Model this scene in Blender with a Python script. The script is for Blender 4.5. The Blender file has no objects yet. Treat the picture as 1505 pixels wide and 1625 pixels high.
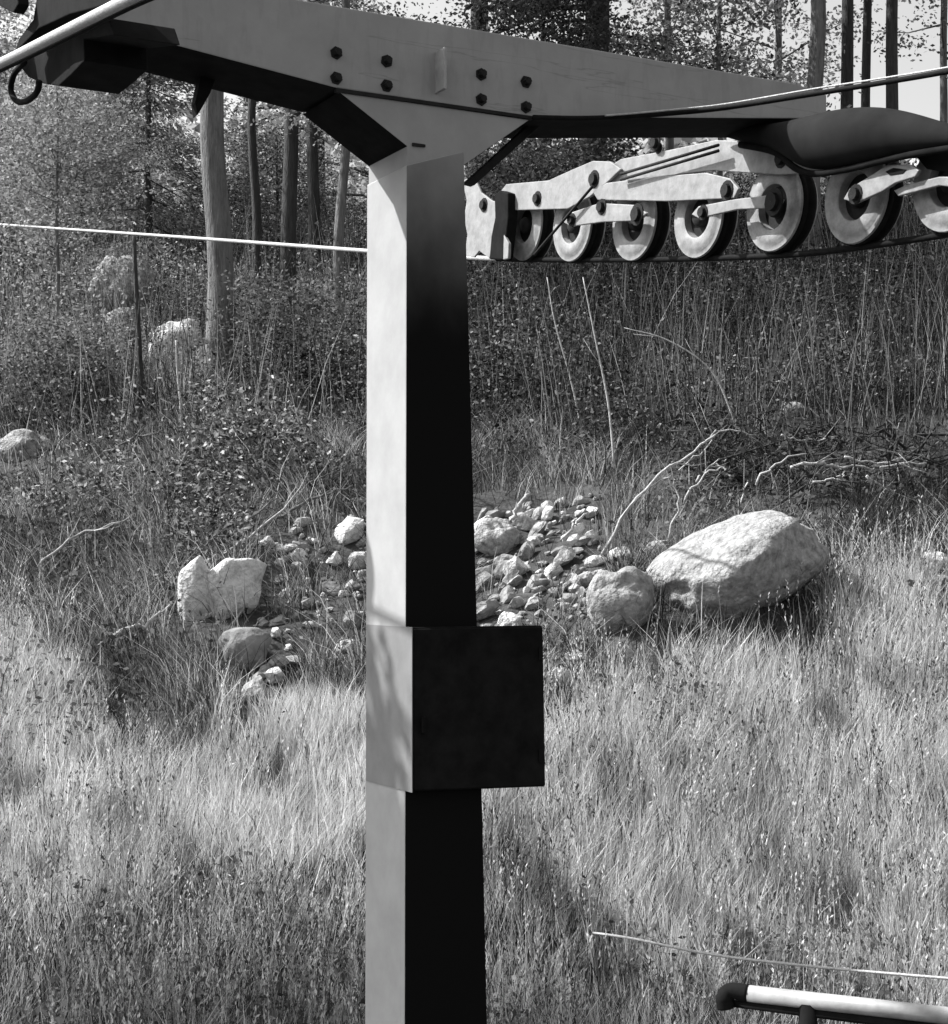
import bpy, math, random
import numpy as np
from mathutils import Vector, noise as mnoise

random.seed(7)
RNG = np.random.default_rng(11)
R = math.radians
S = bpy.context.scene
COL = S.collection

# ---------------------------------------------------------------- camera
F, CX, YH, E = 2666.0, 752.0, 915.0, 2.75      # focal (px of the photo), centre, horizon row, eye height
cam_d = bpy.data.cameras.new('camera')
cam = bpy.data.objects.new('camera', cam_d); COL.objects.link(cam)
cam.location = (0, 0, E); cam.rotation_euler = (R(90), 0, 0)
cam_d.sensor_fit = 'HORIZONTAL'; cam_d.sensor_width = 36; cam_d.lens = F / 1505 * 36
cam_d.shift_y = (YH - 812.5) / 1505
cam_d.clip_start = 0.05; cam_d.clip_end = 2000
S.camera = cam

# ---------------------------------------------------------------- sky and sun (black-and-white photograph: neutral light)
SUN_DIR = Vector((-0.90, 0.20, 0.93)).normalized()
w = bpy.data.worlds.new('World'); S.world = w; w.use_nodes = True
nt = w.node_tree; bg = nt.nodes['Background']
sky = nt.nodes.new('ShaderNodeTexSky'); sky.sky_type = 'NISHITA'; sky.sun_disc = False
sky.sun_elevation = math.asin(SUN_DIR.z)
sky.sun_rotation = math.atan2(SUN_DIR.x, SUN_DIR.y)
sky.dust_density = 3.0
bw = nt.nodes.new('ShaderNodeRGBToBW')
nt.links.new(sky.outputs[0], bw.inputs[0]); nt.links.new(bw.outputs[0], bg.inputs[0])
bg.inputs[1].default_value = 0.135
sun_d = bpy.data.lights.new('sun', 'SUN'); sun_d.energy = 4.0; sun_d.angle = R(0.6)
sun = bpy.data.objects.new('sun', sun_d); COL.objects.link(sun)
sun.rotation_euler = SUN_DIR.to_track_quat('Z', 'Y').to_euler()
S.view_settings.view_transform = 'Standard'; S.view_settings.look = 'None'
S.view_settings.gamma = 1; S.view_settings.exposure = 1.15
try: S.view_settings.use_curve_mapping = False
except Exception: pass

# ---------------------------------------------------------------- helpers
def at(px, py, Y):
    return np.array([(px - CX) / F * Y, Y, E + (YH - py) / F * Y])
TH = R(28.1)
A = np.array([math.cos(TH), math.sin(TH), 0.0])        # along the cross-arm, to the right and away
C = np.array([-math.sin(TH), math.cos(TH), 0.0])       # along the rope line, away from the viewer
UP = np.array([0, 0, 1.0])
PF = at(645, YH, 7.0); PF[2] = 0                       # front left edge of the column
ROT = TH
def on_plane(px, py, p0, n):
    d = np.array([(px - CX) / F, 1.0, (YH - py) / F]); o = np.array([0, 0, E])
    t = np.dot(np.asarray(p0) - o, n) / np.dot(d, n)
    return o + d * t
def front(px, py, c=0.0):                               # -> (a, z) on a plane parallel to the front of the arm
    p = on_plane(px, py, PF + C * c, C); return (float(np.dot(p - PF, A)), float(p[2]))
def train(px, py, a):                                   # -> (c, z) on a plane parallel to the rope line
    p = on_plane(px, py, PF + A * a, A); return (float(np.dot(p - PF, C)), float(p[2]))

def tag(o, label=None, cat=None, group=None, kind=None):
    if label: o['label'] = label
    if cat: o['category'] = cat
    if group: o['group'] = group
    if kind: o['kind'] = kind
    return o
def empty(name, loc, rz=0):
    o = bpy.data.objects.new(name, None); COL.objects.link(o)
    o.location = loc; o.rotation_euler = (0, 0, rz); o.empty_display_size = 0.2
    return o
def link(name, me, mat=None, parent=None, loc=None, rot=None):
    o = bpy.data.objects.new(name, me); COL.objects.link(o)
    if mat is not None and len(me.materials) == 0: me.materials.append(mat)
    if parent is not None: o.parent = parent
    if loc is not None: o.location = loc
    if rot is not None: o.rotation_euler = rot
    return o
def mesh(name, v, f, smooth=False):
    me = bpy.data.meshes.new(name); me.from_pydata([tuple(map(float, p)) for p in v], [], f); me.update()
    if smooth:
        for p in me.polygons: p.use_smooth = True
    return me
def bevel(o, wdt=0.004, seg=2):
    m = o.modifiers.new('bevel', 'BEVEL'); m.width = wdt; m.segments = seg; m.limit_method = 'ANGLE'; m.angle_limit = R(35)
    return o
def prism(poly, lo, hi, axis):
    """extrude a polygon. axis 'c': poly is (a,z) extruded along c ; axis 'a': poly is (c,z) extruded along a. local coords = (a, c, z)"""
    n = len(poly); v = []
    for d in (lo, hi):
        for (p, z) in poly: v.append((p, d, z) if axis == 'c' else (d, p, z))
    ar = sum(poly[i][0] * poly[(i + 1) % n][1] - poly[(i + 1) % n][0] * poly[i][1] for i in range(n))
    f1 = list(range(n)); f2 = [n + i for i in range(n)]
    fs = [f1, f2[::-1]] + [[i, n + i, n + (i + 1) % n, (i + 1) % n] for i in range(n)]
    flip = (ar < 0) if axis == 'c' else (ar > 0)
    if flip: fs = [g[::-1] for g in fs]
    return v, fs
def tube_data(pts, rad, n=10, cap=True):
    pts = [np.asarray(p, float) for p in pts]; v = []; f = []
    m = len(pts); rad = rad if hasattr(rad, '__len__') else [rad] * m
    ref = np.array([0.13, 0.31, 0.94])
    for i, p in enumerate(pts):
        t = pts[min(i + 1, m - 1)] - pts[max(i - 1, 0)]; t = t / (np.linalg.norm(t) + 1e-9)
        x = np.cross(ref, t)
        if np.linalg.norm(x) < 0.15: x = np.cross(np.array([1.0, 0.2, 0]), t)
        x /= np.linalg.norm(x); y = np.cross(t, x)
        for k in range(n):
            th = 2 * math.pi * k / n; v.append(p + rad[i] * (math.cos(th) * x + math.sin(th) * y))
    for i in range(m - 1):
        for k in range(n):
            k2 = (k + 1) % n; f.append([i * n + k, i * n + k2, (i + 1) * n + k2, (i + 1) * n + k])
    if cap: f.append([k for k in range(n)][::-1]); f.append([(m - 1) * n + k for k in range(n)])
    return v, f
def tube(name, pts, rad, mat, parent=None, n=10):
    v, f = tube_data(pts, rad, n); o = link(name, mesh(name, v, f, True), mat, parent)
    return o
def merge(parts):
    V = []; Fs = []
    for v, f in parts:
        b = len(V); V += list(v); Fs += [[i + b for i in g] for g in f]
    return V, Fs
def smoothpath(pts, k=6):
    pts = [np.asarray(p, float) for p in pts]; out = []
    P = [2 * pts[0] - pts[1]] + pts + [2 * pts[-1] - pts[-2]]
    for i in range(1, len(P) - 2):
        for j in range(k):
            t = j / k; p0, p1, p2, p3 = P[i - 1:i + 3]
            out.append(0.5 * (2 * p1 + (p2 - p0) * t + (2 * p0 - 5 * p1 + 4 * p2 - p3) * t * t + (3 * p1 - p0 - 3 * p2 + p3) * t ** 3))
    out.append(pts[-1]); return out

# ---------------------------------------------------------------- materials
def mat(name, lo, hi, rough=0.6, scale=8.0, metal=0.0, bump=0.15, bscale=None, stretch=(1, 1, 1), spec=0.4, detail=8, contrast=(0.3, 0.7), bdist=0.02):
    m = bpy.data.materials.new(name); m.use_nodes = True; N = m.node_tree.nodes; L = m.node_tree.links
    b = N['Principled BSDF']; b.inputs['Roughness'].default_value = rough; b.inputs['Metallic'].default_value = metal
    b.inputs['Specular IOR Level'].default_value = spec
    tc = N.new('ShaderNodeTexCoord'); mp = N.new('ShaderNodeMapping'); mp.inputs['Scale'].default_value = stretch
    L.new(tc.outputs['Object'], mp.inputs[0])
    ns = N.new('ShaderNodeTexNoise'); ns.inputs['Scale'].default_value = scale; ns.inputs['Detail'].default_value = detail; ns.inputs['Roughness'].default_value = 0.65
    L.new(mp.outputs[0], ns.inputs[0])
    cr = N.new('ShaderNodeValToRGB'); cr.color_ramp.elements[0].position = contrast[0]; cr.color_ramp.elements[1].position = contrast[1]
    cr.color_ramp.elements[0].color = (lo, lo, lo, 1); cr.color_ramp.elements[1].color = (hi, hi, hi, 1)
    L.new(ns.outputs[0], cr.inputs[0]); L.new(cr.outputs[0], b.inputs['Base Color'])
    if bump:
        n2 = N.new('ShaderNodeTexNoise'); n2.inputs['Scale'].default_value = bscale or scale * 3; n2.inputs['Detail'].default_value = 6
        L.new(mp.outputs[0], n2.inputs[0])
        bp = N.new('ShaderNodeBump'); bp.inputs['Strength'].default_value = bump; bp.inputs['Distance'].default_value = bdist
        L.new(n2.outputs[0], bp.inputs['Height']); L.new(bp.outputs[0], b.inputs['Normal'])
    m['bsdf'] = b.name
    return m
def tone_mat(name, rough=0.7, trans=0.3):
    """vegetation: base colour is the plant's own tone, stored per blade or leaf"""
    m = bpy.data.materials.new(name); m.use_nodes = True; N = m.node_tree.nodes; L = m.node_tree.links
    b = N['Principled BSDF']; b.inputs['Roughness'].default_value = rough; b.inputs['Specular IOR Level'].default_value = 0.05
    at_ = N.new('ShaderNodeAttribute'); at_.attribute_name = 'tone'
    L.new(at_.outputs['Fac'], b.inputs['Base Color'])
    tr = N.new('ShaderNodeBsdfTranslucent'); L.new(at_.outputs['Fac'], tr.inputs[0])
    mx = N.new('ShaderNodeMixShader'); mx.inputs[0].default_value = trans
    L.new(b.outputs[0], mx.inputs[1]); L.new(tr.outputs[0], mx.inputs[2])
    L.new(mx.outputs[0], N['Material Output'].inputs[0])
    return m

M = {}
M['steel'] = mat('grey_painted_steel', 0.235, 0.305, 0.6, 4, bump=0.10, bscale=60, stretch=(1, 1, 1), contrast=(0.3, 0.7), spec=0.25, detail=12, bdist=0.004)
M['steel_col'] = mat('pale_grey_column_paint', 0.29, 0.375, 0.6, 4, bump=0.10, bscale=60, contrast=(0.3, 0.7), spec=0.25, detail=12, bdist=0.004)
M['steel_light'] = mat('pale_painted_steel', 0.16, 0.30, 0.6, 14, bump=0.1, detail=12)
M['wheel'] = mat('pale_cast_wheel', 0.15, 0.34, 0.6, 18, bump=0.12, detail=12)
M['rubber'] = mat('black_rubber', 0.005, 0.012, 0.9, 20, spec=0.1)
M['black'] = mat('black_paint_and_shade', 0.005, 0.015, 0.9, 9, bump=0.05, spec=0.06)  # black paint, also used for the shade painted on undersides
M['dark'] = mat('dark_steel_and_shade', 0.008, 0.02, 0.7, 12, spec=0.15)
M['bolt'] = mat('dark_bolt_steel', 0.006, 0.02, 0.7, 30, spec=0.15)
M['side'] = mat('weathered_side_panel', 0.15, 0.21, 0.6, 5, bump=0.06)
M['hood'] = mat('dull_dark_sheet_metal', 0.008, 0.02, 0.9, 4, bump=0.03, spec=0.1)
M['rope'] = mat('bright_wire_rope', 0.28, 0.48, 0.5, 60, stretch=(1, 1, 1), bump=0.3)
M['rope_dark'] = mat('black_cable_sheath', 0.004, 0.01, 0.8, 20, spec=0.1)
M['pipe'] = mat('galvanised_pipe', 0.2, 0.36, 0.45, 14, bump=0.05)
M['rock'] = mat('pale_granite', 0.13, 0.40, 0.9, 17, bump=0.8, bscale=34, detail=14, contrast=(0.32, 0.62), bdist=0.03)
M['boulder'] = mat('grey_boulder', 0.13, 0.34, 0.95, 17, bump=0.9, bscale=30, detail=14, contrast=(0.32, 0.62), bdist=0.03)
M['rock_bright'] = mat('bright_limestone', 0.28, 0.6, 0.9, 16, bump=0.8, bscale=34, detail=14, contrast=(0.3, 0.55), bdist=0.03)
M['rock_dark'] = mat('dull_mossy_stone', 0.08, 0.3, 0.9, 6, bump=0.6, bscale=22, contrast=(0.35, 0.65), bdist=0.03)
M['soil'] = mat('hillside_soil', 0.012, 0.07, 0.95, 2.5, bump=0.8, bscale=14, contrast=(0.35, 0.65), bdist=0.05)
M['bark'] = mat('grey_bark', 0.06, 0.2, 0.9, 5, bump=0.8, bscale=16, stretch=(4, 4, 0.6), bdist=0.04)
M['bark_pale'] = mat('pale_bark', 0.12, 0.3, 0.9, 5, bump=0.8, bscale=16, stretch=(4, 4, 0.6), bdist=0.04)
M['bark_dark'] = mat('dark_bark', 0.015, 0.06, 0.9, 5, bump=0.8, bscale=16, stretch=(4, 4, 0.6), bdist=0.04)
M['deadwood'] = mat('bleached_deadwood', 0.25, 0.5, 0.8, 12, bump=0.4, stretch=(2, 2, 2))
M['grass'] = tone_mat('grass_blades', 0.75, 0.35)
M['leaf'] = tone_mat('leaf_blades', 0.95, 0.3)

def scratch(m, k=0.45):
    N = m.node_tree.nodes; L = m.node_tree.links; b = N['Principled BSDF']; src = b.inputs['Base Color'].links[0].from_socket
    tc = [n for n in N if n.type == 'TEX_COORD'][0]; last = src
    for sc, st, w_, kk in ((1.2, (0.5, 1, 7), 0.007, k), (6.0, (3, 1, 0.7), 0.08, 0.92)):
        mp = N.new('ShaderNodeMapping'); mp.inputs['Scale'].default_value = st; L.new(tc.outputs['Object'], mp.inputs[0])
        ns = N.new('ShaderNodeTexNoise'); ns.inputs['Scale'].default_value = sc; ns.inputs['Detail'].default_value = 5; L.new(mp.outputs[0], ns.inputs[0])
        cr = N.new('ShaderNodeValToRGB'); e = cr.color_ramp.elements; e[0].position = 0.40 - w_; e[0].color = (1, 1, 1, 1); e[1].position = 0.40; e[1].color = (kk, kk, kk, 1)
        e2 = e.new(0.40 + w_); e2.color = (1, 1, 1, 1); L.new(ns.outputs[0], cr.inputs[0])
        mx = N.new('ShaderNodeMix'); mx.data_type = 'RGBA'; mx.blend_type = 'MULTIPLY'; mx.inputs['Factor'].default_value = 1
        L.new(last, mx.inputs['A']); L.new(cr.outputs[0], mx.inputs['B']); last = mx.outputs['Result']
    L.new(last, b.inputs['Base Color'])
M['steel_arm'] = M['steel'].copy(); M['steel_arm'].name = 'scratched_arm_steel'; scratch(M['steel_arm'], 0.72)
# column front: shade painted into the colour, near black low down, fading up to steel
def front_shade_mat():
    m = M['steel'].copy(); m.name = 'shade_darkened_steel'; N = m.node_tree.nodes; L = m.node_tree.links
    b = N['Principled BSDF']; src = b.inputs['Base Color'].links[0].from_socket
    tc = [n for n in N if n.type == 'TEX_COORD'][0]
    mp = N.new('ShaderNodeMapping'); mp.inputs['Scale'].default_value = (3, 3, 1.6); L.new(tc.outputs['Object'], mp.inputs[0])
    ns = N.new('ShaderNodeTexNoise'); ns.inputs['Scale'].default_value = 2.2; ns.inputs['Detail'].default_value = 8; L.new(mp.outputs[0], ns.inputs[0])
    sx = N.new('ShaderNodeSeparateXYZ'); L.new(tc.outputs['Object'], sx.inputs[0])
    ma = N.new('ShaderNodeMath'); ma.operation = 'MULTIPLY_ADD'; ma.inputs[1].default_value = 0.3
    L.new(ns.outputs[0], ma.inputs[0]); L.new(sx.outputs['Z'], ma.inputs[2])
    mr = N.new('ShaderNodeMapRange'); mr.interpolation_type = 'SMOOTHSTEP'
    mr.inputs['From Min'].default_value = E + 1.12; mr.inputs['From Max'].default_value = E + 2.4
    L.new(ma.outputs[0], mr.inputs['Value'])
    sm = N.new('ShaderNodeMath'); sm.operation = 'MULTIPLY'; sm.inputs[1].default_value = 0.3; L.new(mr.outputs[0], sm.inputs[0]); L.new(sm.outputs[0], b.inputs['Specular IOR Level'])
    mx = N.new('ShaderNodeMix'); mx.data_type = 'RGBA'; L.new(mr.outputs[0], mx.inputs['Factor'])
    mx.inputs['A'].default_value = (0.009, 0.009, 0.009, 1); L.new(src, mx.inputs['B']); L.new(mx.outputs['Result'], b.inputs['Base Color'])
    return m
M['front_shade'] = front_shade_mat()

# ---------------------------------------------------------------- ground
def vnoise(x, y, seed=0):
    x = np.asarray(x, float); y = np.asarray(y, float)
    xi = np.floor(x).astype(np.int64); yi = np.floor(y).astype(np.int64); xf = x - xi; yf = y - yi
    u = xf * xf * (3 - 2 * xf); v = yf * yf * (3 - 2 * yf)
    def h(i, j):
        n = (i * 374761393 + j * 668265263 + seed * 1442695041) & 0xffffffff
        n = ((n ^ (n >> 13)) * 1274126177) & 0xffffffff
        return ((n ^ (n >> 16)) & 0xffff) / 65535.0
    return (h(xi, yi) * (1 - u) + h(xi + 1, yi) * u) * (1 - v) + (h(xi, yi + 1) * (1 - u) + h(xi + 1, yi + 1) * u) * v
def fbm(x, y, seed=0, o=4):
    s = 0; a = 0.5; t = 0
    for i in range(o): s = s + a * vnoise(x, y, seed + i); t += a; a *= 0.5; x = np.asarray(x) * 2.03 + 3.1; y = np.asarray(y) * 2.03 + 1.7
    return s / t
PY_ = np.array([-400, -60, -20, 0, 5, 7, 8.5, 11.5, 13, 15, 18, 22, 28, 35, 45, 100, 150, 600], float)
PZ_ = np.array([-40, -9, -2.6, -1.7, -2.45, -2.65, -2.3, -0.5, 0.12, 0.9, 1.85, 3.1, 5.4, 7.2, 9.4, 21.0, 22, 24], float)
def ground(x, y):
    x = np.asarray(x, float); y = np.asarray(y, float)
    z = np.interp(y, PY_, PZ_)
    fade = np.clip((y - 7.6) / 2, 0, 1) * np.clip((60 - y) / 30, 0.0, 1)
    z = z + fade * ((fbm(x * 0.45, y * 0.45, 3) - 0.5) * 0.9 + (fbm(x * 1.7, y * 1.7, 9, 3) - 0.5) * 0.25 + 0.035 * np.clip(x, -8, 8))
    return z + E
def hit(px, py):
    d = np.array([(px - CX) / F, 1.0, (YH - py) / F]); ys = np.arange(7.6, 60, 0.03)
    under = E + d[2] * ys <= ground(d[0] * ys, ys); Y = float(ys[np.argmax(under)]) if under.any() else 60.0
    return np.array([d[0] * Y, Y, float(ground(d[0] * Y, Y))])
def proj(p):
    p = np.asarray(p); return CX + F * p[..., 0] / p[..., 1], YH - F * (p[..., 2] - E) / p[..., 1]

def build_ground():
    ys = np.concatenate([np.linspace(-400, -20, 12)[:-1], np.linspace(-20, 6, 20)[:-1], np.arange(6, 36, 0.14), np.linspace(36, 100, 34), np.array([120, 160, 220, 300, 420, 600])])
    xs = np.concatenate([np.array([-600, -350, -200, -120, -70, -40, -25]), np.arange(-16, 16.01, 0.16), np.array([25, 40, 70, 120, 200, 350, 600])])
    X, Y = np.meshgrid(xs, ys); Z = ground(X, Y)
    v = np.stack([X.ravel(), Y.ravel(), Z.ravel()], 1); nx = len(xs); ny = len(ys)
    i, j = np.meshgrid(np.arange(nx - 1), np.arange(ny - 1)); q = (j * nx + i).ravel()
    f = np.stack([q, q + 1, q + nx + 1, q + nx], 1)
    me = mesh('ground', v, f.tolist(), True)
    tag(link('ground', me, M['soil']), kind='structure')
build_ground()

# ---------------------------------------------------------------- lift tower
tw = empty('lift_tower', tuple(PF), ROT)
tag(tw, 'grey steel T-shaped lift tower with bolted cross-arm and square column', 'lift tower')
DEP = 0.40
def part(name, poly, lo, hi, axis, m, parent=tw, bv=0.004):
    v, f = prism(poly, lo, hi, axis); o = link(name, mesh(name, v, f), m, parent)
    if bv: bevel(o, bv)
    return o
# column (front face takes the shade-darkened steel, the rest plain paint)
cpoly = [front(645, 262), front(736, 240), front(766, 1300), front(781, 1930), front(640, 1930)]
cpoly[0] = (0.0, cpoly[0][1]); cpoly[4] = (-0.012, -0.15); cpoly[3] = (cpoly[3][0], -0.15)
v, f = prism(cpoly, 0.0, DEP, 'c'); cme = mesh('column', v, f); cme.materials.append(M['steel_col']); cme.materials.append(M['front_shade'])
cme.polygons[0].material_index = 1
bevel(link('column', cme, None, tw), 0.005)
bp = part('base_plate', [(-0.16, -0.02), (0.56, -0.02), (0.56, 0.12), (-0.16, 0.12)], -0.14, 0.54, 'c', M['steel'])
# arm: flat in the middle, underside rising towards both tips
top = lambda x: 0 + (x - 480) * 130 / 770.0
arm = [front(166, 42), front(532, 139), front(845, 186), front(1312, 188), front(1312, 150), front(1262, top(1262)), front(166, top(166))]
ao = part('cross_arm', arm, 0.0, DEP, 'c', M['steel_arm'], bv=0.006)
def darken_under(o):                                      # paints in the shade of the undersides: every downward face turns black
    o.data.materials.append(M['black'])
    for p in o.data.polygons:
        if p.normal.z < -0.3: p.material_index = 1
darken_under(ao)
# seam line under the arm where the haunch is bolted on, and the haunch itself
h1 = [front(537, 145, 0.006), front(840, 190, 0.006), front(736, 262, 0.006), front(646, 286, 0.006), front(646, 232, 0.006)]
ha = part('haunch', h1, 0.006, DEP - 0.006, 'c', M['steel'], bv=0.003); darken_under(ha)
# welded rim between arm and haunch
part('seam', [front(534, 139, -0.004), front(846, 184, -0.004), front(846, 189, -0.004), front(534, 145, -0.004)], -0.004, 0.02, 'c', M['dark'], bv=0)
part('seam', [front(655, 226, -0.003), front(675, 229, -0.003), front(675, 233, -0.003), front(655, 231, -0.003)], -0.003, 0.02, 'c', M['dark'], bv=0)
# lit tab and bolts
part('lug_plate', [front(690, 83, 0), front(694, 84, 0), front(694, 149, 0), front(690, 148, 0)], -0.085, 0.0, 'c', M['pipe'], bv=0.001)
def bolt_mesh(r=0.017, h=0.03):
    v = []; f = []
    for d, rr in ((0, r * 1.6), (-0.006, r * 1.6), (-0.006, r), (-h, r * 0.92)):
        for k in range(6): th = math.pi / 3 * k; v.append((rr * math.cos(th), d, rr * math.sin(th)))
    for i in range(3):
        for k in range(6): k2 = (k + 1) % 6; f.append([i * 6 + k, i * 6 + k2, (i + 1) * 6 + k2, (i + 1) * 6 + k])
    f.append([18 + k for k in range(6)]); return mesh('bolt', v, f)
bm_ = bolt_mesh()
for bx, by in ((533, 84), (533, 124), (613, 97), (613, 136), (763, 118), (763, 158), (834, 130), (834, 170)):
    a, z = front(bx, by); o = link('bolt', bm_, M['bolt'], tw, (a, 0, z)); o.rotation_euler = (0, random.uniform(0, 1), 0)
# slender brace behind the haunch on the right
part('brace', [front(838, 196, 0.2), front(850, 204, 0.2), front(748, 296, 0.2), front(733, 292, 0.2)], 0.17, 0.21, 'c', M['dark'])
# dark bracket under the far end of the left arm and its hanging wire
part('bracket', [front(318, 110, 0.3), front(342, 116, 0.3), front(330, 150, 0.3), front(310, 185, 0.3), (front(306, 165, 0.3))], 0.27, 0.33, 'c', M['black'])

# cabinet on the column
cab = empty('control_cabinet', tuple(PF), ROT)
tag(cab, 'flat black steel cabinet fixed across the front of the tower column', 'cabinet')
cb = [front(655, 996, -0.07), front(863, 993, -0.07), front(867, 1249, -0.07), front(657, 1257, -0.07)]
cb[0] = (-0.006, cb[0][1]); cb[3] = (-0.006, cb[3][1])
part('body', cb, -0.055, -0.003, 'c', M['black'], cab)
part('door', [(p[0] + (0.006 if i in (0, 3) else -0.006), p[1] + (-0.006 if i < 2 else 0.006)) for i, p in enumerate(cb)], -0.073, -0.057, 'c', M['black'], cab, 0.005)
# pale side flange of the cabinet, seen along the lit side
part('side_flange', [(-0.0105, cb[0][1] + 0.002), (-0.0065, cb[0][1] + 0.002), (-0.0065, cb[3][1] - 0.002), (-0.0105, cb[3][1] - 0.002)], -0.072, 0.385, 'c', M['side'], cab, 0)
for zz in (cb[0][1] - 0.12, cb[3][1] + 0.12):
    part('hinge', [(cb[1][0] - 0.03, zz - 0.03), (cb[1][0] - 0.012, zz - 0.03), (cb[1][0] - 0.012, zz + 0.03), (cb[1][0] - 0.03, zz + 0.03)], -0.082, -0.073, 'c', M['black'], cab)
part('latch', [(0.03, 2.1), (0.05, 2.1), (0.05, 2.17), (0.03, 2.17)], -0.09, -0.073, 'c', M['black'], cab)

# ---------------------------------------------------------------- sheave trains
ST = 2.05
def lathe_a(prof, n=40):
    v = []; f = []
    for (a, r) in prof:
        for k in range(n): th = 2 * math.pi * k / n; v.append((a, r * math.cos(th), r * math.sin(th)))
    for i in range(len(prof) - 1):
        for k in range(n): k2 = (k + 1) % n; f.append([i * n + k, (i + 1) * n + k, (i + 1) * n + k2, i * n + k2])
    return v, f
WR = 0.214
def wheel_meshes():
    rim = lathe_a([(0.03, 0.104), (-0.010, 0.110), (-0.014, 0.118), (-0.014, 0.175), (-0.006, 0.185), (-0.006, WR - 0.004), (0.004, WR), (0.010, WR - 0.006), (0.010, 0.11)])
    rim2 = lathe_a([(0.082, 0.02), (0.082, WR - 0.006), (0.088, WR), (0.10, WR - 0.01), (0.10, 0.02)])
    tyre = lathe_a([(0.0101, WR - 0.02), (0.0101, WR + 0.004), (0.03, WR + 0.006), (0.046, WR - 0.012), (0.062, WR + 0.006), (0.0819, WR + 0.004), (0.0819, WR - 0.02)])
    well = lathe_a([(0.028, 0.108), (0.026, 0.02)], 40)
    hub = lathe_a([(-0.012, 0.002), (-0.012, 0.042), (0.0, 0.05), (0.027, 0.05)], 24)
    v, f = merge([rim, rim2]); return (mesh('rim', v, f, True), mesh('tyre', tyre[0], tyre[1], True), mesh('recess', well[0], well[1], True), mesh('hub', hub[0], hub[1], True))
WM = wheel_meshes()
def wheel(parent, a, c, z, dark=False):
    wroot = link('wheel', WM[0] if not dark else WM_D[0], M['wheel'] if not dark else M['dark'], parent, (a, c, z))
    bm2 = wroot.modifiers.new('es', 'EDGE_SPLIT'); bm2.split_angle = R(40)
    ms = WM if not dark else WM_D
    link('tyre', ms[1], M['rubber'], wroot); link('recess', ms[2], M['dark'], wroot); link('hub', ms[3], M['dark'], wroot)  # recess coloured dark to stand for the shade in the hollow
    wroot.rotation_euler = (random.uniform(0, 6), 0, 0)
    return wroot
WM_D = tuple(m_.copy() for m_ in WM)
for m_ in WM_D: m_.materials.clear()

tr = empty('sheave_train', tuple(PF + A * 0), ROT)
tag(tr, 'pale sheave train with a row of rubber-tyred wheels under the right arm', 'sheave train')
wheel_px = [(830, 357), (906, 356), (1004, 351), (1106, 343), (1226, 328), (1356, 311), (1503, 287)]
WC = []
for wx, wy in wheel_px:
    c, z = train(wx, wy, ST - 0.01); WC.append((c, z)); wheel(tr, ST, c, z)
c8, z8 = WC[-1][0] - 0.6, WC[-1][1] - 0.03; wheel(tr, ST, c8, z8); WC.append((c8, z8))
def tp(name, pts, a0, a1, m=M['steel_light'], bv=0.004):
    return part(name, [train(x, y, a0) for x, y in pts], a0, a1, 'a', m, tr, bv)
def tbolt(x, y, a, r=0.026, parent=tr):
    c, z = train(x, y, a); v, f = lathe_a([(-0.022, 0.001), (-0.022, r * 0.9), (-0.004, r), (-0.004, r * 1.5), (0.004, r * 1.5)], 12)
    o = link('bolt', mesh('bolt', v, f), M['bolt'], parent, (a, c, z)); return o
a3, a2, a1 = ST - 0.055, ST - 0.085, ST - 0.115
tp('main_beam', [(948, 292), (956, 270), (985, 252), (1060, 238), (1135, 222), (1190, 224), (1248, 238), (1335, 262), (1290, 274), (1236, 277), (1130, 270), (1040, 281)], a3, a3 + 0.025)
tp('balance_beam', [(795, 302), (803, 292), (870, 286), (905, 270), (940, 255), (968, 256), (985, 268), (962, 290), (935, 312), (900, 331), (797, 334)], a2, a2 + 0.02)
tp('balance_beam', [(940, 304), (962, 290), (1040, 280), (1120, 274), (1158, 283), (1172, 299), (1164, 314), (1060, 319), (948, 317)], a2, a2 + 0.02)
tp('pair_beam', [(893, 352), (903, 338), (950, 322), (1008, 325), (1026, 338), (1012, 350), (955, 352), (905, 359)], a1, a1 + 0.02)
tp('pair_beam', [(1097, 340), (1108, 327), (1165, 316), (1222, 309), (1241, 316), (1234, 329), (1170, 332), (1108, 346)], a1, a1 + 0.02)
tp('pair_beam', [(1338, 316), (1348, 299), (1380, 279), (1408, 261), (1446, 261), (1458, 270), (1452, 280), (1420, 290), (1400, 303), (1358, 322)], a1, a1 + 0.02)
tp('pair_beam', [(1418, 302), (1440, 292), (1490, 280), (1505, 280), (1540, 286), (1540, 300), (1490, 294), (1425, 311)], a1 + 0.03, a1 + 0.05)
tp('slot', [(1405, 272), (1418, 266), (1438, 269), (1432, 275), (1412, 278)], a1 - 0.003, a1 + 0.004, M['black'], 0)
for x, y, a, r in ((853, 315, a2, .03), (943, 284, a2, .034), (955, 328, a1, .03), (1011, 340, a1, .04), (1154, 302, a2, .034), (1228, 320, a1, .045), (1116, 337, a1, .026), (908, 349, a1, .026), (1358, 308, a1, .03), (1040, 226, a3 - 0.02, .03), (1240, 252, a3, .03), (1045, 235, a3, .02)):
    tbolt(x, y, a, r)
# strap rods on the main beam
for dy in (0, 9):
    p0 = train(985, 276 + dy, a1); p1 = train(1140, 230 + dy, a1)
    tube('strap_rod', [(a1, p0[0], p0[1]), (a1, p1[0], p1[1])], 0.0085, M['bolt'], tr, 8)
p0 = train(940, 296, a1 - 0.03); p1 = train(848, 404, a1 - 0.03)
tube('release_rod', [(a1 - 0.03, p0[0], p0[1]), (a1 - 0.03, p1[0], p1[1])], 0.008, M['bolt'], tr, 8)
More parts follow.
